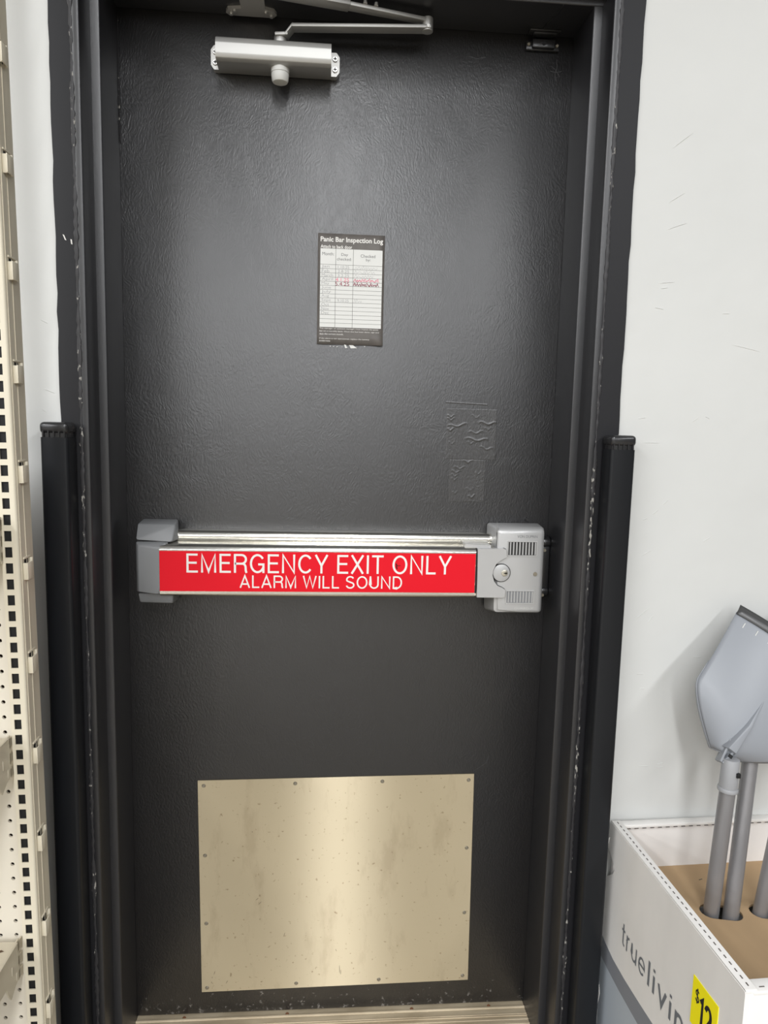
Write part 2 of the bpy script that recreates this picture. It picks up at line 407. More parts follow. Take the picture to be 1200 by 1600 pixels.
# plaster scars and dents in the wall right of the door
for (x, z, l, a, t) in ((1.042, 1.859, 0.062, 38, .0014), (1.039, 1.760, 0.048, 33, .0014), (1.043, 1.710, 0.056, 20, .0014), (1.027, 1.599, 0.018, 9, .0014), (1.031, 1.609, 0.041, 7, .0014), (1.020, 1.562, 0.025, -9, .0014), (1.150, 1.557, 0.020, 2, .0014), (1.196, 1.495, 0.079, -11, .0014), (1.002, 1.359, 0.021, 11, .0014), (1.023, 1.313, 0.044, -0, .0014), (1.021, 1.166, 0.012, 19, .0014), (1.041, 1.180, 0.019, 41, .0014), (1.060, 1.200, 0.020, 44, .0014), (1.148, 1.128, 0.024, 33, .0014), (1.029, 1.100, 0.029, 32, .0014), (1.046, 0.968, 0.024, 54, .0014), (1.029, 0.979, 0.045, 40, .0014), (1.033, 0.856, 0.018, -0, .0014), (1.039, 0.826, 0.013, -0, .0014), (1.088, 0.668, 0.019, 12, .0014), (1.088, 0.660, 0.019, 3, .0014), (1.055, 0.663, 0.031, 2, .0014), (1.148, 0.890, 0.023, -0, .0014), (1.130, 1.363, 0.014, -24, .0014), (1.106, 1.358, 0.018, 35, .0014),
                        (-.09, 1.50, .02, -25, .001), (-.085, 1.38, .03, -20, .0012), (-.095, 1.345, .012, -40, .001)):
    mb = MB()
    mb.hull([(x + math.cos(math.radians(a)) * l * s - math.sin(math.radians(a)) * t * q, WY - .0008 if (q == 0 and abs(s) < .4) else WY + .0005,
              z + math.sin(math.radians(a)) * l * s + math.cos(math.radians(a)) * t * q) for s in (-.5, -.2, .2, .5) for q in (-1, 0, 1)])
    mb.build('plaster_scar', 'wall', wall, smooth=0)

# hollow-metal frame
tr1 = thing('trim_1', (0, 0, FZ), 'black painted hollow metal door frame with stepped stop', kind='structure')
for s in (0, 1):
    X = lambda v: (v if s == 0 else W - v)
    pts = [(X(0), 0), (X(0), -.11), (X(-.016), -.11), (X(-.016), -.17), (X(-.03), -.17), (X(-.03), .05), (X(-.016), .05), (X(-.016), 0)]
    mb = MB(); mb.prism(pts, 'z', FZ, H, bevel=.0026, seg=3, which=(1, 3, 4)); mb.build('jamb', 'frame', tr1)
mb = MB()
mb.prism([(0, H), (-.11, H), (-.11, H + .016), (-.17, H + .016), (-.17, H + .03), (.05, H + .03), (.05, H + .016), (0, H + .016)], 'x', -.03, W + .03, bevel=.0026, seg=3, which=(1, 3))
mb.build('head', 'frame', tr1)
# flat black band painted round the frame
tr2 = thing('trim_2', (0, 0, FZ), 'flat black painted casing band between frame and wall', kind='structure')
def ragged(x_in, x_out, z0, z1, n=70, amp=.0012):
    pts = [(x_in, z0), (x_in, z1)]
    for i in range(n + 1):
        z = z1 + (z0 - z1) * i / n
        pts.append((x_out + random.uniform(-amp, amp), z))
    return pts
mb = MB(); mb.prism(ragged(-.0305, -.0655, FZ, H + .07), 'y', -.1690, WY + .002); mb.build('casing_board', 'casing', tr2, smooth=0)
mb = MB(); mb.prism(ragged(W + .0305, W + .0725, FZ, H + .07), 'y', -.1690, WY + .002); mb.build('casing_board', 'casing', tr2, smooth=0)
mb = MB(); mb.box(-.0305, W + .0305, -.1690, WY + .002, H + .0305, H + .07); mb.build('casing_board', 'casing', tr2, smooth=0)
# cracked sealant bead along the frame edge
for xb, sg in ((-.0305, 1), (W + .0305, -1)):
    mb = MB(); prev = None; n = 320; V = []; F = []
    for i in range(n + 1):
        z = FZ + (H + .03 - FZ) * i / n
        r = .0030 + random.uniform(-.0012, .0012) + .0008 * math.sin(i * .21)
        cx = xb + sg * .0005 + random.uniform(-.0007, .0007)
        for k in range(5):
            a = math.pi * k / 4
            V.append((cx + math.cos(a) * r * 1.1, -.1692 - math.sin(a) * r * .75, z))
    for i in range(n):
        for k in range(4):
            F.append((i * 5 + k, i * 5 + k + 1, i * 5 + 5 + k + 1, i * 5 + 5 + k))
    mb.poly(V, F); mb.build('sealant', 'chipped', tr1)
# broken paint flecks where the door meets the left stop
mb = MB(); V = []; F = []
for i in range(150):
    z = 1.86 + .23 * i / 150
    V += [(.0003, -.0006, z), (.0014 + random.uniform(0, .0016), -.0012, z)]
for i in range(149): F.append((2 * i, 2 * i + 1, 2 * i + 3, 2 * i + 2))
mb.poly(V, F); mb.build('paint_edge', 'chipped', tr1, smooth=0)
for (x, z, h, a) in ((-.0500, 1.643, .010, 25), (-.0385, 1.636, .009, 8)):
    mb = MB(); wv = .0022
    mb.hull([(x + dx * wv + math.sin(math.radians(a)) * dz * -h, -.1690 - dy, z + dz * h) for dx, dz, dy in ((-.5, -.4, 0), (.5, -.5, 0), (.6, .4, 0), (-.4, .5, 0), (0, 0, .0006))])
    mb.build('paint_chip', 'white_print' if x < 0 else 'wall', tr2, smooth=0)
# threshold
sl = thing('trim_3', (W / 2, -.03, FZ), 'worn fluted aluminium threshold under the door', kind='structure')
pr = [(.06, FZ), (.06, -.0015), (.004, -.0012), (-.0085, -.0012), (-.0100, .0012), (-.0128, .0016), (-.0150, .0002), (-.0155, -.0008), (-.0300, -.0008),
      (-.0305, .0002), (-.0320, .0002), (-.0325, -.0008), (-.0345, -.0008), (-.0350, .0004), (-.0370, .0004), (-.0376, -.0012)]
y = -.041
for k in range(7):
    pr += [(y, -.0012), (y - .001, -.0004), (y - .0055, -.0004), (y - .0065, -.0012)]; y -= .0125
pr += [(-.135, -.004), (-.155, -.011), (-.158, FZ)]
mb = MB(); mb.prism(pr, 'x', 0.0005, W - .0005); mb.build('sill_plate', 'sill', sl, smooth=20)
for sx in (.105, .335, .62, .80):
    mb = MB(); mb.cyl((sx, -.006, -.0016), (sx, -.006, .0006), .0045, .003, 12); mb.build('screw', 'rust', sl)
# door leaf
d1 = thing('door_1', (W / 2, 0, 0), 'black painted metal exit door with leathery brushed paint', kind='structure')
mb = MB(); mb.box(-.013, W + .013, .0012, .045, .002, H + .012, .0015); mb.build('door_leaf', 'door', d1)
# painted-over remnant of a peeled sheet, with wrinkles
def wrinkle_patch(x0, x1, z0, z1, nx, nz, lines, name):
    V = []; F = []
    for j in range(nz + 1):
        for i in range(nx + 1):
            x = x0 + (x1 - x0) * i / nx; z = z0 + (z1 - z0) * j / nz
            e = min(i, nx - i, j, nz - j)
            h = .00015 if e > 0 else -.0002
            if e > 0:
                for (lx0, lx1, lz, sl_, am, wd) in lines:
                    if lx0 <= x <= lx1:
                        t = (x - lx0) / (lx1 - lx0); dz = z - (lz + sl_ * (x - lx0) + .0025 * math.sin(9 * t))
                        h += .4 * am * math.sin(math.pi * t) ** .5 * math.exp(-(dz / wd) ** 2)
            V.append((x, .0012 - h, z))
    for j in range(nz):
        for i in range(nx):
            a = j * (nx + 1) + i; F.append((a, a + 1, a + nx + 2, a + nx + 1))
    mb = MB(); mb.poly(V, F); mb.build(name, 'door', d1, smooth=60)
L1 = [(.655, .672, 1.355, .05, .0022, .0014), (.655, .672, 1.349, 0, .002, .0012), (.655, .70, 1.334, .12, .002, .0013), (.655, .672, 1.327, .1, .0024, .0015),
      (.722, .762, 1.343, -.02, .0026, .0016), (.70, .735, 1.322, .06, .0016, .0013), (.695, .745, 1.309, -.04, .0024, .0017), (.70, .715, 1.301, -.05, .0016, .0012),
      (.725, .757, 1.292, -.12, .0015, .0014), (.705, .728, 1.357, -.1, .0012, .0012), (.66, .675, 1.30, 0, .0012, .0011), (.735, .752, 1.33, .1, .0012, .0011)]
wrinkle_patch(.655, .762, 1.265, 1.372, 72, 84, L1, 'paint_wrinkle')
L2 = [(.672, .70, 1.248, .02, .0014, .0013), (.69, .715, 1.262, 0, .0018, .0014), (.668, .69, 1.24, -.02, .0015, .0013), (.668, .684, 1.232, -.02, .0016, .0012),
      (.668, .683, 1.224, 0, .0014, .0012), (.718, .735, 1.236, .15, .0013, .0012), (.672, .684, 1.195, .08, .0017, .0013), (.705, .722, 1.186, .2, .0022, .0016), (.70, .72, 1.203, 0, .0012, .0013)]
wrinkle_patch(.664, .742, 1.175, 1.266, 56, 66, L2, 'paint_wrinkle')
mb = MB(); mb.hull([(.652, .0012, 1.386), (.74, .0012, 1.383), (.652, .0006, 1.384), (.74, .0006, 1.381), (.652, .0012, 1.382), (.74, .0012, 1.379)]); mb.build('paint_wrinkle', 'door', d1, smooth=0)
def crack(pts, wd, m='white_print', name='scratch'):
    mb = MB(); ribbon(mb, pts, wd, .0009); mb.build(name, m, d1, smooth=0)
scr = mat('scratch_grey', (0.055, 0.054, 0.055), 0.5)
for sc in ([(.8505, 2.062), (.852, 2.045), (.848, 2.036), (.851, 2.022)], [(.838, 2.04), (.852, 2.038), (.862, 2.041)], [(.84, 2.05), (.851, 2.041), (.858, 2.03)],
           [(.742, .572), (.757, .582), (.771, .592), (.775, .606)], [(.805, 1.44), (.80, 1.47), (.806, 1.50), (.81, 1.53)],
           [(.56, 1.331), (.60, 1.329), (.63, 1.331), (.655, 1.334)], [(.672, 2.058), (.69, 2.054), (.708, 2.058)]):
    crack(sc, .0008, scr)
# bolt above the lock case
mb = MB(); mb.cyl((.8353, .002, 1.1405), (.8353, -.006, 1.1405), .0045, .0035, 12); mb.build('bolt', 'black_plastic', d1)

# ================================================================== exit bar
pb = thing('exit_bar', (.44, 0, 1.04), 'silver horizontal exit bar with red EMERGENCY EXIT ONLY label across black door', 'exit bar')
# rail behind the push bar
mb = MB()
mb.box(.09, .755, -.028, .0012, 1.078, 1.108, .004)
rp_ = [(0.0, 1.080), (0.0, 1.112)]
rp_ += [(-.030 - .011 * math.sin(a), 1.101 + .0125 * math.cos(a)) for a in [math.pi * k / 10 for k in range(11)]]
mb.prism(rp_, 'x', .095, .765)
mb.box(.09, .755, -.055, .0, 1.078, 1.087, .001)
mb.box(.09, .755, -.050, .0012, .985, 1.078)
mb.build('rail', 'chrome', pb)
# push bar
sec = [(-.032, .9895), (-.064, .9865), (-.0735, .9875), (-.077, .9915), (-.077, 1.0815), (-.0735, 1.0875), (-.066, 1.0905), (-.036, 1.0945)]
mb = MB(); mb.prism(sec, 'x', .0815, .7125, bevel=.0012, seg=2)
push = mb.build('push_bar', 'chrome', pb, smooth=25)
mb = MB(); mb.box(.0815, .7117, -.0778, -.0765, .9975, 1.0785, .0003, 1)
lab = mb.build('red_label', 'red', pb, label='red EMERGENCY EXIT ONLY label')
mb = MB(); stroke_text(mb, 'EMERGENCY EXIT ONLY', .1337, .6620, 1.0356, 1.0735, .0042, lambda a, b, e: (a, -.0781 - e, b)); mb.build('lettering', 'white_print', lab, smooth=0)
mb = MB(); stroke_text(mb, 'ALARM WILL SOUND', .2382, .5625, 1.0052, 1.0305, .0030, lambda a, b, e: (a, -.0781 - e, b)); mb.build('lettering', 'white_print', lab, smooth=0)
mb = MB(); ribbon(mb, [(.549, 1.0570), (.551, 1.0535), (.550, 1.0500), (.552, 1.0460)], .0022, -.0783); ribbon(mb, [(.551, 1.0525), (.558, 1.0530)], .0012, -.0783)
mb.build('scratch', 'dark', lab, smooth=0)
# left end cap
mb = MB()
mb.hull([(.033, 0, 1.092), (.105, 0, 1.092), (.033, 0, 1.131), (.103, 0, 1.131), (.034, -.05, 1.1275), (.108, -.05, 1.1275), (.0345, -.068, 1.098), (.104, -.068, 1.094), (.112, -.04, 1.096)], .0025)
mb.build('end_cap_top', 'grey_plastic', pb)
mb = MB()
mb.hull([(.0335, 0, .992), (.0335, 0, 1.095), (.034, -.066, .994), (.034, -.066, 1.0935), (.040, -.0755, .9955), (.040, -.0755, 1.0885), (.0808, -.0772, .9900), (.0808, -.0772, 1.0830), (.095, -.066, 1.0945), (.095, -.06, .991), (.095, 0, .99), (.095, 0, 1.095)], .002)
mb.build('end_cap', 'grey_plastic', pb)
mb = MB()
mb.hull([(.036, 0, .990), (.105, 0, .990), (.037, 0, .962), (.103, 0, .962), (.036, -.066, .9905), (.105, -.066, .9885), (.0385, -.060, .970), (.1025, -.060, .968)], .0025)
mb.build('end_cap_base', 'grey_plastic', pb)
# lock case
mb = MB()
mb.hull([(.748, .001, .943), (.863, .001, .943), (.748, .001, 1.133), (.863, .001, 1.133), (.7575, -.0705, .9555), (.8525, -.0705, .9555), (.7575, -.0705, 1.1255), (.8525, -.0705, 1.1255), (.754, -.06, 1.132), (.857, -.06, 1.132), (.861, -.055, .95)], .006, 3)
case = mb.build('lock_case', 'silver_paint', pb)
hp = [(.7153, 1.0887), (.7688, 1.0902), (.7744, 1.0874), (.7761, 1.0724), (.7641, 1.0665), (.7545, 1.0578), (.7486, 1.0448), (.7476, 1.0348), (.7517, 1.0218), (.7594, 1.0124), (.7696, 1.0082), (.7759, 1.0038), (.7759, .9915), (.7706, .9878), (.7172, .9883)]
mb = MB(); mb.prism(hp, 'y', -.0782, -.066); 
mb.prism([(.690, 1.0905), (.7153, 1.0887), (.745, 1.0895), (.745, 1.0945), (.692, 1.0965)], 'y', -.066, -.03)
mb.build('hinge_plate', 'silver_paint', pb, smooth=20)
# dark seam round the plate and the gap beside the label
mb = MB(); ring = [Vector((a, 0, b)) for a, b in hp[1:14]]
ribbon(mb, [(v.x, v.z) for v in ring], .0022, -.0712); mb.build('seam', 'dark', case, smooth=0)
for z0, z1 in ((1.056, 1.081), (1.018, 1.052), (.997, 1.013)):
    mb = MB(); mb.box(.7122, .7156, -.0779, -.070, z0, z1); mb.build('gap', 'dark', pb, smooth=0)
# key cylinder
mb = MB(); mb.cyl((.7672, -.066, 1.0385), (.7672, -.0722, 1.0385), .0192, None, 40); mb.build('cylinder_ring', 'dark', case)
mb = MB(); mb.cyl((.7672, -.066, 1.0385), (.7672, -.0738, 1.0385), .0178, None, 40, .0008); cy = mb.build('key_cylinder', 'silver_paint', case)
mb = MB(); mb.cyl((.7735, -.072, 1.0385), (.7735, -.0752, 1.0385), .0072, .0066, 28, .0006); mb.build('key_core', 'brass', case)
mb = MB(); mb.box(.7720, .7790, -.0757, -.0745, 1.0373, 1.0393); mb.box(.7755, .7772, -.0757, -.0745, 1.0360, 1.0402); mb.build('keyway', 'dark', case, smooth=0)
mb = MB(); mb.cyl((.8386, -.068, 1.0362), (.8386, -.0728, 1.0362), .0048, .0040, 20); mb.build('rivet', 'screw', case)
# louvred vents
def vent(x0, x1, z0, z1, slat_m, n):
    mb = MB(); t = .0022
    mb.box(x0 - t, x1 + t, -.0722, -.069, z1, z1 + t); mb.box(x0 - t, x1 + t, -.0722, -.069, z0 - t, z0)
    mb.box(x0 - t, x0, -.0722, -.069, z0, z1); mb.box(x1, x1 + t, -.0722, -.069, z0, z1)
    v = mb.build('vent_frame', 'silver_paint', case, smooth=0)
    mb = MB(); mb.box(x0, x1, -.0709, -.068, z0, z1); mb.build('vent_back', 'dark' if slat_m == 'silver_paint' else 'grey_plastic', case, smooth=0)
    p = (x1 - x0) / n
    for i in range(n):
        xx = x0 + p * (i + .62)
        mb = MB(); mb.hull([(xx - p * .26, -.0705, z0), (xx + p * .30, -.0705, z0), (xx - p * .26, -.0705, z1), (xx + p * .30, -.0705, z1), (xx + p * .22, -.0724, z0 + .001), (xx - p * .1, -.0724, z0 + .001), (xx + p * .22, -.0724, z1 - .001), (xx - p * .1, -.0724, z1 - .001)])
        mb.build('slat', 'silver_paint', case, smooth=0)
vent(.7800, .8385, 1.0755, 1.1030, 'silver_paint', 9)
vent(.7805, .8365, .9755, 1.0000, 'grey', 9)
mb = MB(); text_on_door(mb, 'VON DUPRIN', (.7978, .8395, 1.1115, 1.1170), -.0709); mb.build('embossed_mark', 'grey_plastic', case, smooth=0)
mb = MB(); text_on_door(mb, 'GUARD-X', (.7985, .8385, .9612, .9662), -.0709); mb.build('embossed_mark', 'knob', case, smooth=0)

# strike on the frame beside the lock
st = thing('door_strike', (.872, -.012, 1.045), 'small black strike bracket on the frame beside the lock case', 'strike')
mb = MB(); mb.box(.8655, .8825, -.022, .001, .985, 1.095, .002); mb.build('bracket', 'black_plastic', st)
for z in (1.094, .988):
    mb = MB(); mb.cyl((.866, -.014, z), (.8825, -.014, z), .012, None, 20, .002); mb.build('knuckle', 'black_plastic', st)
for z in (1.078, .981):
    mb = MB(); mb.cyl((.870, -.026, z), (.870, -.020, z), .0035, None, 12); mb.build('screw', 'screw', st)

# ================================================================== door closer
dc = thing('door_closer', (.298, 0, 2.02), 'silver hydraulic door closer with folded arm at top of black door', 'door closer')
X0, X1 = .1915, .4045
prof = [(0, 1.9975), (-.050, 1.9965), (-.058, 2.0005), (-.0605, 2.008), (-.0600, 2.026), (-.056, 2.036), (-.047, 2.041), (0, 2.043)]
mb = MB(); mb.prism(prof, 'x', X0, X1, bevel=.0012); body = mb.build('body', 'silver', dc, smooth=30)
mb = MB(); mb.cyl((.3085, -.034, 1.9995), (.3085, -.034, 1.989), .0175, .0170, 32); mb.cyl((.3085, -.034, 1.991), (.3085, -.034, 1.9715), .0172, .0150, 32, .0045); mb.build('pinion_cap', 'knob', dc)
for s in (0, 1):
    a, b = (.1765, X0 + .001) if s == 0 else (X1 - .001, .4205)
    mb = MB(); o_ = a if s == 0 else b; i_ = b if s == 0 else a
    mb.prism([(i_, 1.998), (i_, 2.041), (o_ + (i_ - o_) * .35, 2.041), (o_, 2.033), (o_, 2.006), (o_ + (i_ - o_) * .35, 1.998)], 'y', -.014, .001, bevel=.0008)
    tab = mb.build('mounting_ear', 'silver', dc)
    for z in (2.029, 2.010):
        cx = (a + b) / 2 + (.0005 if s == 0 else 0)
        mb = MB(); mb.cyl((cx, -.012, z), (cx, -.0172, z), .0056, .0046, 16); scw = mb.build('screw', 'bright_screw', tab)
        # cross recess
        mb = MB(); mb.box(cx - .0034, cx + .0034, -.0177, -.0170, z - .0008, z + .0008); mb.box(cx - .0008, cx + .0008, -.0177, -.0170, z - .0034, z + .0034); mb.build('screw_slot', 'dark', tab, smooth=0)
# arms
def bar(mb, p0, p1, w0, w1, t):
    p0 = Vector(p0); p1 = Vector(p1); d = (p1 - p0); d2 = Vector((d.x, d.y, 0)).normalized(); s = Vector((-d2.y, d2.x, 0)); u = Vector((0, 0, t / 2))
    mb.hull([q + s * k * wd / 2 + u * e for q, wd in ((p0, w0), (p1, w1)) for k in (-1, 1) for e in (-1, 1)], .0012, 2); return mb
mb = MB(); mb.cyl((.3085, -.035, 2.040), (.3085, -.035, 2.054), .0125, .011, 24, .0015); mb.build('pinion_nut', 'silver', dc)
mb = MB()
bar(mb, (.300, -.038, 2.0525), (.324, -.040, 2.0535), .022, .022, .006)
bar(mb, (.320, -.040, 2.0525), (.334, -.043, 2.0685), .022, .023, .006)
bar(mb, (.331, -.043, 2.0665), (.590, -.052, 2.0755), .024, .024, .0065)
mb.build('main_arm', 'silver', dc)
mb = MB(); mb.cyl((.584, -.052, 2.070), (.584, -.052, 2.094), .0105, None, 24, .001); mb.build('elbow_pin', 'silver', dc)
mb = MB(); mb.cyl((.584, -.0655, 2.0755), (.584, -.062, 2.0755), .0028, None, 12); mb.build('elbow_screw', 'bright_screw', dc)
mb = MB(); bar(mb, (.580, -.053, 2.0885), (.430, -.083, 2.0905), .017, .021, .007); mb.build('forearm', 'silver', dc)
mb = MB(); bar(mb, (.436, -.081, 2.0915), (.258, -.112, 2.0925), .026, .026, .010); mb.build('forearm_sleeve', 'silver', dc)
for t in (.2, .34):
    q = Vector((.436, -.081, 2.0915)).lerp(Vector((.580, -.053, 2.0885)), t)
    mb = MB(); mb.cyl((q.x, q.y - .011, q.z + .003), (q.x, q.y - .011, q.z + .0085), .004, .003, 14); mb.build('rivet', 'bright_screw', dc)
# soffit bracket
mb = MB()
mb.prism([(.234, -.118), (.282, -.118), (.280, -.036), (.296, -.030), (.301, -.018), (.294, -.008), (.211, -.008), (.205, -.017), (.210, -.029), (.236, -.034)], 'z', 2.0985, 2.1045, bevel=.001)
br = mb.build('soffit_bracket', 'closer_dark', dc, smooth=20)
for (x, y) in ((.2155, -.0165), (.2225, -.0265), (.2810, -.0265), (.2900, -.0150)):
    mb = MB(); mb.cyl((x, y, 2.0990), (x, y, 2.0950), .0042, .0034, 14); mb.build('screw', 'bright_screw', br)
mb = MB(); mb.cyl((.258, -.112, 2.084), (.258, -.112, 2.1), .010, None, 20, .001); mb.build('bracket_pin', 'silver', dc)

# ================================================================== contact sensor
cs = thing('contact_sensor', (.82, -.002, 2.085), 'small black door contact sensor in the top right corner of the door', 'sensor')
mb = MB(); mb.box(.786, .853, -.006, .0012, 2.0735, 2.0905, .002); mb.box(.797, .842, -.0135, -.004, 2.0755, 2.0915, .002); mb.build('magnet_block', 'black_plastic', cs)
mb = MB(); mb.box(.788, .850, -.026, -.006, 2.1000, 2.1045, .0015); mb.box(.796, .842, -.024, -.008, 2.0955, 2.1010, .002); mb.build('switch_block', 'black_plastic', cs)
for x, y, z in ((.7905, -.0065, 2.083), (.8475, -.0065, 2.083)):
    mb = MB(); mb.cyl((x, y + .003, z), (x, y - .0025, z), .0033, .0026, 12); mb.build('screw', 'screw', cs)
mb = MB(); mb.cyl((.8195, -.012, 2.0835), (.8195, -.0142, 2.0835), .0042, None, 16); mb.build('emblem', 'casing', cs)
mb = MB()
pw = [(.812, -.018, 2.1035), (.815, -.045, 2.1035), (.823, -.075, 2.1036), (.826, -.108, 2.1036)]
for a, b in zip(pw, pw[1:]): mb.cyl(a, b, .0011, None, 8)
mb.build('wire', 'black_plastic', cs)

# ================================================================== kick plate
kp = thing('kick_plate', (.4438, 0, .3117), 'scuffed square stainless steel plate screwed to the foot of the door', 'plate')
kp.rotation_euler = (0, -math.radians(.62), 0)
mb = MB(); mb.box(-.3030, .3030, -.0016, .0012, -.2515, .2515, .0004, 1)
sheet = mb.build('sheet', 'plate', kp, local=True, uv=True)
for sx, sz in [(-.290, .240), (-.093, .240), (.098, .240), (.291, .238), (-.290, .078), (.291, .076), (-.290, -.084), (.290, -.082), (-.291, -.241), (-.092, -.240), (.096, -.240), (.290, -.240)]:
    mb = MB(); mb.cyl((sx, -.001, sz), (sx, -.0036, sz), .0048, .0030, 14); mb.build('screw', 'screw', kp, local=True)
gouge = mat('gouge_brown', (0.10, 0.075, 0.05), 0.6)
for (x, z, l, a) in ((-.274, -.205, .012, 70), (-.279, -.216, .006, 75), (-.281, -.228, .005, 70), (-.247, -.229, .011, 60), (-.118, -.118, .012, 72), (-.002, -.162, .008, 110), (.006, -.21, .028, 92), (.009, -.217, .016, 88),
                     (-.178, -.03, .010, 40), (-.172, -.04, .012, 45), (-.187, .13, .004, 90), (.017, .215, .004, 90), (.094, .098, .003, 90)):
    mb = MB(); ca, sa = math.cos(math.radians(a)), math.sin(math.radians(a))
    mb.hull([(x + ca * l * s - sa * q, -.0016 - (.0004 if (abs(s) < .3 and q == 0) else -.0002), z + sa * l * s + ca * q) for s in (-.5, -.2, .2, .5) for q in (-.0009 * (1.1 - abs(s) * 2), 0, .0009 * (1.1 - abs(s) * 2))])
    mb.build('gouge', gouge, kp, local=True, smooth=0)

# ================================================================== inspection log
lg = thing('inspection_log', (.4500, -.001, 1.6025), 'small printed Panic Bar Inspection Log card taped to the black door', 'notice')
PX0, PX1, PZ0, PZ1 = .3832, .5170, 1.4938, 1.7108
def U(u): return PX0 + (PX1 - PX0) * u
def Vv(v): return PZ1 - (PZ1 - PZ0) * v
# card with a slightly lifted lower right corner
nx, nz = 10, 14; V = []; F = []
for j in range(nz + 1):
    for i in range(nx + 1):
        u, v = i / nx, j / nz
        c = max(0, u - .7) / .3 * max(0, v - .88) / .12
        V.append((U(u), -.0006 - .004 * c * c - .0008 * max(0, v - .9) / .1 * math.sin(u * 14), Vv(v)))
for j in range(nz):
    for i in range(nx):
        a = j * (nx + 1) + i; F.append((a, a + nx + 1, a + nx + 2, a + 1))
mb = MB(); mb.poly(V, F); card = mb.build('card', 'paper_frame', lg, smooth=60)
sd = card.modifiers.new('thickness', 'SOLIDIFY'); sd.thickness = .0005; sd.offset = -1
mb = MB(); mb.box(U(.038), U(.968), -.0012, -.0004, Vv(.842), Vv(.135)); mb.build('table_sheet', 'paper_white', lg, smooth=0)
yT = -.00135
mb = MB()
rows = [.277 + (.842 - .277) * k / 15 for k in range(0, 15)]
for v in rows: mb.box(U(.038), U(.968), yT, -.0011, Vv(v) - .00028, Vv(v) + .00028)
for u in (.268, .53): mb.box(U(u) - .00035, U(u) + .00035, yT, -.0011, Vv(.842), Vv(.135))
mb.build('table_rules', 'ink_line', lg, smooth=0)
mb = MB()
text_on_door(mb, 'Panic Bar Inspection Log', (U(.038), U(.972), Vv(.088), Vv(.030)), yT, .022)
mb2 = MB()
text_on_door(mb2, 'Attach to back door', (U(.04), U(.51), Vv(.132), Vv(.102)), yT, .02)
mb.build('title', 'white_print', lg, smooth=0); mb2.build('subtitle', 'white_print', lg, smooth=0)
mb = MB()
text_on_door(mb, 'Month:', (U(.065), U(.24), Vv(.196), Vv(.168)), yT)
text_on_door(mb, 'Day', (U(.35), U(.45), Vv(.204), Vv(.172)), yT); text_on_door(mb, 'checked:', (U(.285), U(.505), Vv(.238), Vv(.212)), yT)
text_on_door(mb, 'Checked', (U(.64), U(.86), Vv(.204), Vv(.176)), yT); text_on_door(mb, 'by:', (U(.72), U(.79), Vv(.242), Vv(.212)), yT)
mb.build('column_heads', 'ink_grey', lg, smooth=0)
mb = MB()
for k, t in enumerate(['Jan', 'Feb', 'March', 'April', 'May', 'June', 'July', 'Aug', 'Sept', 'Oct', 'Nov', 'Dec']):
    a = rows[k]; text_on_door(mb, t, (U(.06), U(.06 + .028 * len(t) + .03), Vv(a + .035), Vv(a + .006)), yT)
for k, t in ((0, '1.10.25'), (1, '2.8.25'), (2, '3.2.25'), (8, '9.10.25')):
    a = rows[k]; text_on_door(mb, t, (U(.30), U(.47), Vv(a + .033), Vv(a + .007)), yT)
def scribble(mb, u0, u1, k, wd, sd_):
    rd = random.Random(sd_); a = rows[k]; pts = []; u = u0; up = 0
    while u < u1:
        hi = .004 if rd.random() < .25 else .014
        if rd.random() < .1: u += .03
        pts.append((U(u), Vv(a + (hi if up else .034) + rd.uniform(-.003, .003)))); up = 1 - up; u += rd.uniform(.012, .024)
    ribbon(mb, pts, wd, yT)
for k, u1 in ((0, .9), (1, .87), (2, .84), (8, .68)): scribble(mb, .55, u1, k, .0004, 20 + k)
mb.build('faded_writing', 'ink_faint', lg, smooth=0)
mb = MB(); a = rows[3]; text_on_door(mb, '4.1.25', (U(.27), U(.47), Vv(a + .036), Vv(a + .004)), yT); scribble(mb, .54, .93, 3, .0008, 5); scribble(mb, .54, .93, 3, .0007, 9); mb.build('pink_writing', 'ink_pink', lg, smooth=0)
mb = MB(); a = rows[4]; text_on_door(mb, '5.4.25', (U(.265), U(.475), Vv(a + .037), Vv(a + .003)), yT); scribble(mb, .535, .93, 4, .0009, 6); scribble(mb, .545, .93, 4, .0007, 8); mb.build('dark_red_writing', 'ink_dred', lg, smooth=0)
mb = MB()
for t, u1, v0, v1 in (('The manager or assistant manager must inspect the panic', .93, .862, .848), ('bar on a monthly basis. Once this has been done, sign and', .94, .887, .873),
                      ('date the current month.', .40, .912, .898), ('If the alarm is not operational, replace the battery.', .80, .955, .940), ('B100014656', .20, .975, .963)):
    text_on_door(mb, t, (U(.038), U(u1), Vv(v0), Vv(v1)), -.0016)
mb.build('footer_text', 'white_print', lg, smooth=0)
# torn scraps of an older sheet below the card
for pts in ([(.4385, 1.4945), (.4425, 1.4945), (.4435, 1.4905), (.4460, 1.4885), (.4410, 1.4870)], [(.4475, 1.4945), (.4560, 1.4940), (.4650, 1.4878), (.4520, 1.4872), (.4500, 1.4915)],
            [(.409, 1.4905), (.4118, 1.4915), (.4108, 1.4893)], [(.4155, 1.4903), (.4195, 1.4906), (.4165, 1.4890)], [(.4225, 1.4900), (.4275, 1.4903), (.4235, 1.4887)], [(.4335, 1.4897), (.4350, 1.4900), (.4345, 1.4888)], [(.4795, 1.4925), (.4815, 1.4925), (.4805, 1.4905)]):
    mb = MB(); mb.prism(pts, 'y', -.0004, .0014); mb.build('paper_scrap', 'paper_white', lg, smooth=0)

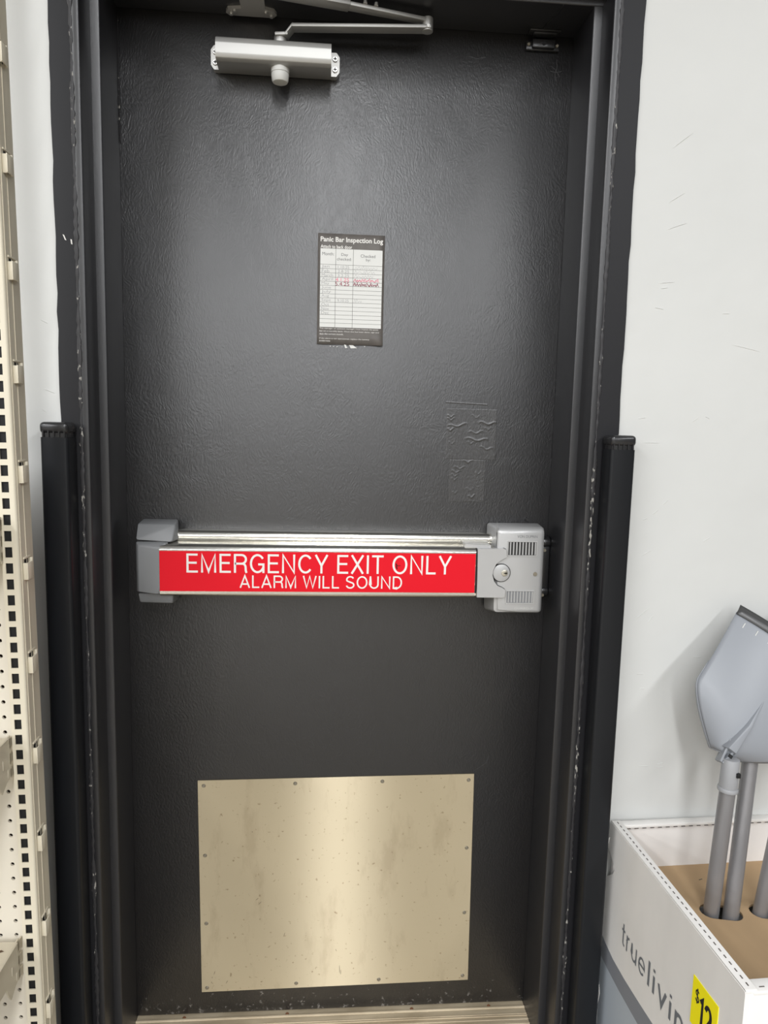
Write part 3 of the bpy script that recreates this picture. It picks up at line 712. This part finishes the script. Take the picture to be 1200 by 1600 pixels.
# ================================================================== guard posts
def post(cx, label):
    t = thing('guard_post', (cx, -.195, FZ), label, 'post', 'black guard posts flanking the door')
    h = .0235; yb, yf = -.174, -.2165; zt = 1.3
    mb = MB(); mb.prism([(cx - h, yb), (cx + h, yb), (cx + h, yf), (cx - h, yf)], 'z', FZ, zt, bevel=.006, seg=4); mb.build('tube', 'black_post', t)
    g = .0215; ins = MB(); ins.prism([(cx - g, yb - .002), (cx + g, yb - .002), (cx + g, yf + .002), (cx - g, yf + .002)], 'z', zt - .01, zt + .013, bevel=.005, seg=3)
    c = ins.build('cap_plug', 'black_plastic', t)
    for i in range(5):
        x = cx - .018 + .009 * i
        mb = MB(); mb.box(x - .0012, x + .0012, yf - .0008, yf + .004, zt, zt + .012); mb.build('rib', 'black_plastic', c, smooth=0)
    e = .0242; mb = MB(); mb.box(cx - e, cx + e, yf - .001, yb + .001, zt + .0062, zt + .0262, .007, 4); mb.build('cap', 'black_plastic', t)
    return t
post(-.0615, 'square black capped guard post beside the cream slotted shelving')
post(.9478, 'square black capped guard post beside the white shovel carton')

# ================================================================== gondola shelving
gd = thing('gondola_shelving', (-.0530, -.36, FZ), 'cream slotted gondola shelving frame with perforated back panel', 'shelving')
gd.rotation_euler = (0, -math.radians(.71), 0)
GT = 2.35
def upright(x, name='upright'):
    mb = MB()
    mb.box(x - .0015, x, .004, .051, 0, GT)                       # right web
    mb.box(x - .0255, x - .024, .002, .051, 0, GT); mb.box(x - .024, x - .0015, .0495, .051, 0, GT)
    rc = [(x - .0095, 0), (x - .004, 0)] + [(x - .004 + .004 * math.sin(a), .004 - .004 * math.cos(a)) for a in (.4, .8, 1.2, 1.57)] + [(x - .0015, .004), (x - .004, .002), (x - .0095, .002)]
    mb.prism(rc, 'z', 0, GT)
    mb.box(x - .0255, x - .0205, 0, .002, 0, GT)
    z0 = 1.27792 - FZ
    k0 = -int(z0 / .0254) + 2
    zs = [z0 + k * .0254 for k in range(k0, 45) if z0 + k * .0254 < GT - .03]
    prev = 0
    for z in zs:
        mb.box(x - .0205, x - .0095, 0, .002, prev, z - .0082); prev = z + .0082
    mb.box(x - .0205, x - .0095, 0, .002, prev, GT)
    return mb
upright(0).build('upright', 'cream', gd, local=True, smooth=25)
upright(-.9144).build('upright', 'cream', gd, local=True, smooth=25)
mb = MB(); mb.box(-.0236, -.0018, .0035, .0490, .01, GT - .01); mb.build('slot_shade_liner', 'dark', gd, local=True, smooth=0)  # near-black filler added inside the upright, stands in for shade behind the slots
mb = MB(); mb.box(0, .0012, .0065, .051, 0, GT); mb.build('side_channel', 'cream_side', gd, local=True, smooth=0)
mb = MB(); mb.box(.0002, .0022, .0235, .0245, .02, GT); mb.build('side_bead', 'cream_side', gd, local=True, smooth=0)
hz = [1.0947 - FZ + .1528 * k for k in range(-7, 9)]
hm_, sm_ = None, None
for z in hz:
    if z < .05 or z > GT - .04: continue
    if hm_ is None:
        mb = MB()
        mb.box(.0065, .0085, .0105, .0305, -.0150, .0120, .0008)        # face of the tab
        mb.box(.0005, .0085, .012, .0140, -.0155, .0115, .0006)       # web joining it to the channel
        t = mb.build('tab', 'cream', gd, local=True); hm_ = t.data
        mb = MB(); mb.box(.0010, .0060, .0345, .0385, -.013, .017, .0006); mb.box(.0010, .0030, .012, .0385, .0175, .0205, .0006)
        sm_ = mb.build('slot_lip', 'cream', gd, local=True); sm_.location.z = z
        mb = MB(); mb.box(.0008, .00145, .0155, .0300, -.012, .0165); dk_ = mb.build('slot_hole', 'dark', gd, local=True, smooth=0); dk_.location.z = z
        t.location.z = z; s1, d1_ = sm_.data, dk_.data
    else:
        for nm, me in (('tab', hm_), ('slot_lip', s1), ('slot_hole', d1_)):
            o = bpy.data.objects.new(nm, me); COL.objects.link(o); o.parent = gd; o.location.z = z
# perforated panel with real holes
def pegboard(x0, cols, z0, rows_, p=.0254, r=.0034, yp=.013):
    V = []; F = []; idx = {}
    def gv(i, j):
        if (i, j) not in idx: idx[(i, j)] = len(V); V.append((x0 - i * p / 2, yp, z0 + j * p / 2))
        return idx[(i, j)]
    for c in range(cols):
        for rr in range(rows_):
            i, j = 2 * c, 2 * rr; cx, cz = x0 - (i + 1) * p / 2, z0 + (j + 1) * p / 2
            out = [gv(i, j), gv(i + 1, j), gv(i + 2, j), gv(i + 2, j + 1), gv(i + 2, j + 2), gv(i + 1, j + 2), gv(i, j + 2), gv(i, j + 1)]
            inn = []
            for q in out:
                vx, _, vz = V[q]; a = math.atan2(vz - cz, vx - cx); inn.append(len(V)); V.append((cx + r * math.cos(a), yp, cz + r * math.sin(a)))
            for k in range(8): F.append((out[k], out[(k + 1) % 8], inn[(k + 1) % 8], inn[k]))
    me = bpy.data.meshes.new('back_panel'); me.from_pydata(V, [], F); me.materials.append(M['pegboard'])
    o = bpy.data.objects.new('back_panel', me); COL.objects.link(o); o.parent = gd
    md = o.modifiers.new('thickness', 'SOLIDIFY'); md.thickness = .004; md.offset = 0
    return o
pegboard(-.0278, 34, .12, 46)  # stops low: unseen upper panel left out so light reaches the wall strip
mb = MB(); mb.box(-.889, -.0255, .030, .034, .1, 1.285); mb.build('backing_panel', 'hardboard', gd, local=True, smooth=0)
mb = MB(); mb.box(-.9144, 0, -.012, .051, 0, .10, .002); mb.build('base_rail', 'cream', gd, local=True)
mb = MB(); mb.box(-.9144, 0, .002, .051, GT, GT + .03, .002); mb.build('top_rail', 'cream', gd, local=True)

def shelf(z, label):
    t = thing('metal_shelf', (-.075, -.36, z), label, 'shelf', 'cream metal shelves on the slotted upright')
    xr = -.0155                                    # bracket plane, local to the shelving side
    # bracket plate with hooked tabs
    pts = [(-.002, 0), (-.36, .0), (-.36, -.032), (-.12, -.052), (-.052, -.052), (-.044, -.072), (-.036, -.083), (-.020, -.072), (-.002, -.068)]
    mb = MB(); mb.prism(pts, 'x', xr - .0022, xr, bevel=0); b = mb.build('bracket', 'bracket', t, local=True, smooth=0)
    mb = MB(); mb.box(xr - .0006, xr + .0028, -.36, -.012, -.0035, 0, .001); mb.build('bracket_flange', 'bracket', b, local=True)
    for k in range(3):
        zz = -.004 - .0254 * k
        mb = MB(); mb.prism([(-.006, zz), (.010, zz - .001), (.013, zz - .006), (.013, zz - .018), (.008, zz - .021), (.006, zz - .014), (-.006, zz - .018)], 'x', xr - .0022, xr); mb.build('hook', 'bracket', b, local=True, smooth=0)
    mb = MB(); mb.box(xr - .0002, xr + .0010, -.032, -.029, -.045, -.030, .0004); mb.box(xr - .0002, xr + .0010, -.016, -.013, -.066, -.052, .0004); mb.build('emboss', 'bracket', b, local=True)
    mb = MB(); mb.prism([(-.006, -.003), (-.37, -.003), (-.37, -.032), (-.366, -.032), (-.366, -.006), (-.010, -.006), (-.010, -.02), (-.006, -.02)], 'x', -.870, xr - .003); dk = mb.build('deck', 'bracket', t, local=True, smooth=0)
    mb = MB()
    for i in range(30):
        for j in range(16):
            x = xr - .018 - .026 * i - (.013 if j % 2 else 0); y = -.028 - .020 * j
            mb.poly([(x - .006, y, -.0028), (x, y - .0032, -.0026), (x + .006, y, -.0028), (x, y + .0032, -.0024)], [(0, 1, 2, 3)])
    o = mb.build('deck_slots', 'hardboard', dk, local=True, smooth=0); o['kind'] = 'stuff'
    # far bracket
    o = bpy.data.objects.new('bracket', b.data); COL.objects.link(o); o.parent = t; o.location.x = -.852
    return t
shelf(1.181, 'topmost of the three cream metal shelves, level with the exit bar')
shelf(.829, 'middle cream metal shelf hooked to the slotted upright')
shelf(.476, 'lowest cream metal shelf, just above the bottom of the picture')

# ================================================================== shovel carton
bx = thing('display_carton', (.993, -.178, FZ), 'torn white cardboard display carton with grey band and yellow price label', 'box')
bx.rotation_euler = (0, 0, math.radians(2.6))
BH, BD, BW, TH = .568, .441, .43, .011
edge = [(0.0, BH), (.004, .545), (.009, .525), (.006, .510), (-.004, .505), (-.024, .492), (-.030, .482), (-.024, .470), (-.010, .458), (.002, .448), (.008, .44), (.008, .30), (.006, .22), (.001, .205), (-.004, .19), (-.004, .16), (.005, .14), (.004, .05), (0, 0)]
mb = MB(); mb.prism([(a, b) for a, b in edge] + [(-BD, 0), (-BD, BH)], 'x', -TH * .5, TH * .5, bevel=.003, seg=2, which=(0, len(edge) + 1)); 
lp = mb.build('side_panel', 'carton', bx, local=True, smooth=30)
mb = MB(); mb.prism([(.001, BH - .004), (-BD, BH - .004), (-BD, BH), (-BD + .001, BH + .0025), (-.002, BH + .0025), (.001, BH)], 'x', -TH * .5 + .001, TH * .5 + .008, bevel=.0018); mb.build('top_fold', 'carton', bx, local=True)
mb = MB(); mb.box(0, BW, -TH - .001, -.001, 0, BH - .001, .003); mb.build('back_panel', 'carton_in', bx, local=True)
mb = MB(); mb.box(0, BW, -TH - .008, -.001, BH - .006, BH + .0015, .002); mb.build('top_fold', 'carton', bx, local=True)
mb = MB(); mb.box(.001, BW, -BD - .001, -BD + TH, 0, BH - .002, .003); mb.build('front_panel', 'carton', bx, local=True)
mb = MB(); mb.box(.006, BW, -BD - .001, -BD + TH + .012, BH - .007, BH + .001, .002); mb.build('top_fold', 'carton', bx, local=True)
mb = MB(); mb.box(BW - TH, BW, -BD, 0, 0, BH - .001, .003); mb.build('side_panel', 'carton', bx, local=True)
mb = MB(); mb.box(TH * .5, BW - TH, -BD + TH, -TH, .001, .008); mb.build('bottom_board', 'kraft', bx, local=True)
# perforation dashes along the folds
def dashes(name, gen, parent):
    mb = MB()
    for q in gen: mb.box(*q)
    o = mb.build(name, 'perforation', parent, local=True, smooth=0); o['kind'] = 'stuff'
dashes('perforation', [(.0038, .0054, -.008 - .0135 * k - .0062, -.008 - .0135 * k, BH + .0022, BH + .0031) for k in range(32)], bx)
dashes('perforation', [(.02 + .0165 * k, .02 + .0165 * k + .008, -TH - .0086, -TH - .0074, BH - .0068, BH - .0054) for k in range(24)], bx)
dashes('perforation', [(.02 + .0165 * k, .02 + .0165 * k + .008, -BD + .006, -BD + .0074, BH + .0006, BH + .0016) for k in range(24)], bx)
# tray insert with oblong holes
TZ = .4728
holes = []
Rz = Matrix.Rotation(-math.radians(2.6), 3, 'Z')
def to_box(x, y): v = Rz @ Vector((x - .993, y + .178, 0)); return v.x, v.y
H1 = to_box(1.1270, -.3225); H2 = to_box(1.1610, -.3300); H3 = to_box(1.2205, -.3270)
def tray():
    t = bmesh.new()
    x0, x1, y0, y1 = .004, BW - TH, -BD + TH, -TH
    out = [t.verts.new(v) for v in ((x0, y0, TZ), (x1, y0, TZ), (x1, y1, TZ), (x0, y1, TZ))]
    edges = [t.edges.new((out[i], out[(i + 1) % 4])) for i in range(4)]
    def stadium(ax, ay, bx_, by, r):
        d = Vector((bx_ - ax, by - ay)); an = math.atan2(d.y, d.x); ring = []
        for k in range(9): a = an + math.pi / 2 + math.pi * k / 8; ring.append((ax + r * math.cos(a), ay + r * math.sin(a)))
        for k in range(9): a = an - math.pi / 2 + math.pi * k / 8; ring.append((bx_ + r * math.cos(a), by + r * math.sin(a)))
        vs_ = [t.verts.new((a, b, TZ)) for a, b in ring]
        for i in range(len(vs_)): edges.append(t.edges.new((vs_[i], vs_[(i + 1) % len(vs_)])))
    stadium(H1[0], H1[1], H2[0], H2[1], .0205)
    stadium(H3[0], H3[1], H3[0] + .034, H3[1] - .004, .0205)
    bmesh.ops.triangle_fill(t, use_beauty=True, use_dissolve=False, edges=edges)
    for f in t.faces:
        if f.normal.z < 0: f.normal_flip()
    me = bpy.data.meshes.new('tray_insert'); t.to_mesh(me); t.free(); me.materials.append(M['kraft'])
    o = bpy.data.objects.new('tray_insert', me); COL.objects.link(o); o.parent = bx
    md = o.modifiers.new('thickness', 'SOLIDIFY'); md.thickness = .004; md.offset = -1
tray()
for (x, y, a) in ((.06, -.075, 20), (.052, -.088, -30), (.06, -.115, 10), (.09, -.135, 60), (.16, -.06, 15)):
    mb = MB(); r_ = Matrix.Translation((x, y, 0)) @ Matrix.Rotation(math.radians(a), 4, 'Z'); mb.box(-.004, .004, -.0006, .0006, TZ, TZ + .0006, rot=r_); mb.build('tray_nick', 'perforation', bx, local=True, smooth=0)
# print on the left panel: text runs from the wall towards the front
XF = -TH * .5 - .0003
zf = -FZ
mb = MB(); put_s = lambda a, b, e: (XF - .0003 - e, -a, b)
stroke_text(mb, 'true', .078, .172, .3475 + zf, .3930 + zf, .0042, put_s, gap=.14); stroke_text(mb, 'living', .183, .345, .3475 + zf, .3945 + zf, .0066, put_s, gap=.22); mb.build('lettering', 'print_grey', lp, local=True, smooth=0)
up = [(-.006, .303), (.02, .295), (.05, .289), (.10, .2875), (.16, .290), (.22, .294), (.30, .298), (.438, .300)]
lo = [(-.003, .256), (.03, .252), (.08, .2485), (.16, .248), (.25, .250), (.34, .254), (.438, .258)]
def sheet_on_side(name, upper, lower, m):
    poly = [(-a, b + zf) for a, b in upper] + [(-a, b + zf) for a, b in reversed(lower)]
    mb = MB(); mb.prism(poly, 'x', XF - .0002, -TH * .5 + .001); mb.build(name, m, lp, local=True, smooth=0)
sheet_on_side('printed_band', up, lo, 'band_grey')
sheet_on_side('printed_base', lo, [(.0, .0), (.438, .0)], 'base_blue')
mb = MB(); mb.prism([(-.3195, .4805 + zf), (-.3870, .4820 + zf), (-.3870, .3990 + zf), (-.3190, .3990 + zf)], 'x', XF - .0008, -TH * .5 + .001); pt = mb.build('price_label', 'yellow', lp, local=True, smooth=0, label='yellow $12 price label')
mb = MB(); put_l = lambda a, b, e: (XF - .0011 - e, -a, b)
stroke_text(mb, '$', .3290, .3395, .4440 + zf, .4660 + zf, .0026, put_l); mb.build('lettering', 'black_ink', lp, local=True, smooth=0)
mb = MB(); stroke_text(mb, '12', .3425, .3730, .4130 + zf, .4620 + zf, .0066, put_l, gap=.12); mb.build('lettering', 'black_ink', lp, local=True, smooth=0)
# peeled paper at the torn back corner
for pts in ([(-.002, .535), (.012, .520), (.013, .505), (.002, .500)], [(.004, .215), (.013, .200), (.010, .165), (.0, .155), (-.004, .19)], [(.002, .150), (.016, .140), (.010, .118), (-.003, .122)]):
    mb = MB(); mb.hull([(XF - (.004 if i % 2 else .0015) + e, y, z) for i, (y, z) in enumerate(pts) for e in (0, .0015)]); mb.build('torn_flap', 'carton', bx, local=True, smooth=0)

# ================================================================== shovels
BL = dict(B0=Vector((1.1335, -.325, .764)), a=Vector((.6252, .3041, .7188)).normalized(), w=Vector((.7804, -.2466, -.5746)).normalized(), L=.2467, hw=.1125)
def shovel(hole, B0, a, wv, label):
    """handle foot at base (world), blade as BL shifted"""
    hole = Vector((hole.x, hole.y, TZ + FZ)); tp = B0 + Vector((.0065, .001, -.012))
    base = hole + (hole - tp) * ((hole.z - FZ - .02) / (tp.z - hole.z))
    t = thing('snow_shovel', (base.x, base.y, FZ + .02), label, 'shovel', 'grey shovels standing in the carton')
    a = a.normalized(); wv = (wv - a * wv.dot(a)).normalized(); n = wv.cross(a).normalized()
    if n.y > 0: n = -n
    Lb, hw = BL['L'], BL['hw']
    top = B0 + Vector((.0065, .001, -.012))
    mb = MB(); mb.cyl(base, base.lerp(top, .94), .0138, None, 28); mb.build('handle', 'tube', t)
    mb = MB()
    ax = (top - base); ax /= ax.z
    mb.cyl(top - ax * .052, top + Vector((0, .002, .002)), .0160, .0150, 28, .001)
    mb.cyl(top - ax * .058, top - ax * .050, .0180, .0175, 28, .002)
    s = mb.build('socket', 'socket', t)
    mb = MB(); c = top + Vector((.006, -.0150, -.022)); mb.box(c.x - .0035, c.x + .0035, c.y - .0022, c.y + .004, c.z - .004, c.z + .004, .0006); mb.build('spring_button', 'dark', s)
    # curved blade
    nu, nv = 28, 28; V = []; F = []
    def P(u, v):
        # half width along the blade: narrow rounded heel, straight sides
        v2 = v
        k = 1.0 if v > .34 else (.16 + .84 * (1 - (1 - v / .34) ** 1.55))
        k *= .965 + .035 * v
        heel = 0.0
        q = B0 + a * (Lb * v - heel * .25) + wv * (hw * u * k)
        q = q - n * (.020 * u * u + .014 * max(0, .3 - v) ** 2 / .09 - .010 * math.sin(math.pi * v))
        return q
    for j in range(nv + 1):
        for i in range(nu + 1): V.append(P(-1 + 2 * i / nu, .975 * (j / nv) ** 1.15))
    for j in range(nv):
        for i in range(nu):
            q = j * (nu + 1) + i; F.append((q, q + 1, q + nu + 2, q + nu + 1))
    mb = MB(); mb.poly(V, F); bl = mb.build('blade', 'blade', t, smooth=60)
    md = bl.modifiers.new('thickness', 'SOLIDIFY'); md.thickness = .0035; md.offset = 0
    # rolled heel rim turning away from the viewer
    V = []; F = []; m_ = 40
    path = [P(-1, .5 - .5 * k / 12) for k in range(12)] + [P(-1 + 2 * k / 16, 0) for k in range(17)] + [P(1, .5 * k / 12) for k in range(1, 13)]
    for i, q in enumerate(path):
        c = B0 + a * (Lb * .45); o_ = (q - c); o_ = (o_ - n * o_.dot(n)).normalized()
        tf = min(1, min(i, len(path) - 1 - i) / 8)
        for (e, d) in ((0, 0), (.0006, .002), (.0006, .005), (-.0010, .009)): V.append(q + o_ * e * tf - n * d * max(tf, .1))
    for i in range(len(path) - 1):
        for k in range(3): F.append((i * 4 + k, i * 4 + k + 1, i * 4 + 5 + k, i * 4 + 4 + k))
    mb = MB(); mb.poly(V, F); rm = mb.build('heel_rim', 'blade', t, smooth=60)
    md = rm.modifiers.new('thickness', 'SOLIDIFY'); md.thickness = .003; md.offset = 0
    # tapering centre rib
    r0 = P(0, .03) + n * .004; r1 = P(0, .50) + n * .001
    mb = MB(); mb.hull([r0 + wv * .0135 - n * .004, r0 - wv * .0135 - n * .004, r0 + wv * .0075 + n * .012, r0 - wv * .0075 + n * .012, P(0, .25) + n * .0105 + wv * .003, P(0, .25) + n * .0105 - wv * .003, r1 + wv * .001, r1 - wv * .001], .0008, 2); mb.build('rib', 'blade', bl)
    for sg in (-1, 1):
        e0 = P(.16 * sg, .10) + n * .001; e1 = P(.13 * sg, .0) - a * .018 + n * .006; e2 = P(.20 * sg, .0) - a * .002 - n * .012; e3 = P(.10 * sg, .0) - a * .016 - n * .014
        mb = MB(); mb.hull([q + wv * k * .0022 + n * h for q in (e0, e1, e2, e3) for k in (-1, 1) for h in (0, .002)], .0008, 2); mb.build('ear', 'blade', bl)
    mb = MB(); c = B0 - a * .004 + n * .0085; mb.hull([c + wv * i * .0035 + a * j * .003 + n * k * .001 for i in (-1, 1) for j in (-1, 1) for k in (-1, 1)]); mb.build('slot', 'dark', bl, smooth=0)
    # steel wear strip on the lip, rivet marks below
    V = []; F = []
    for i in range(nu + 1):
        u = -1 + 2 * i / nu
        q0 = P(u, .955) + n * .003; q1 = P(u, 1.0) + n * .003; q2 = P(u, 1.045) + n * .001
        V += [q0, q1, q2]
    for i in range(nu):
        for k in (0, 1): F.append((i * 3 + k, i * 3 + 3 + k, i * 3 + 4 + k, i * 3 + 1 + k))
    mb = MB(); mb.poly(V, F); ws = mb.build('wear_strip', 'wear', t, smooth=60)
    md = ws.modifiers.new('thickness', 'SOLIDIFY'); md.thickness = .0018; md.offset = 0
    for i in range(8):
        u = -.82 + .22 * i; q = P(u, .90) + n * .0022
        mb = MB(); mb.hull([q + wv * x * .0008 + a * y * .0055 + n * z * .0006 for x in (-1, 1) for y in (-1, 1) for z in (-1, 1)]); mb.build('lip_notch', 'knob', bl, smooth=0)
    return t
b1 = Vector((1.1270, -.3225, 0)); b2 = Vector((1.1610, -.3300, 0)); b3 = Vector((1.2205, -.3270, 0))
shovel(b1, BL['B0'], BL['a'], BL['w'], 'front grey shovel with dark lipped blade, standing nearest the door')
A2, W2 = Vector((.82, .33, .47)), Vector((.5, 0, -.87))
shovel(b2, Vector((1.198, -.2830, .805)), A2, W2, 'grey shovel whose handle stands just behind the front one')
shovel(b3, Vector((1.262, -.3150, .800)), A2, W2, 'grey shovel at the right edge of the picture, only its handle showing')
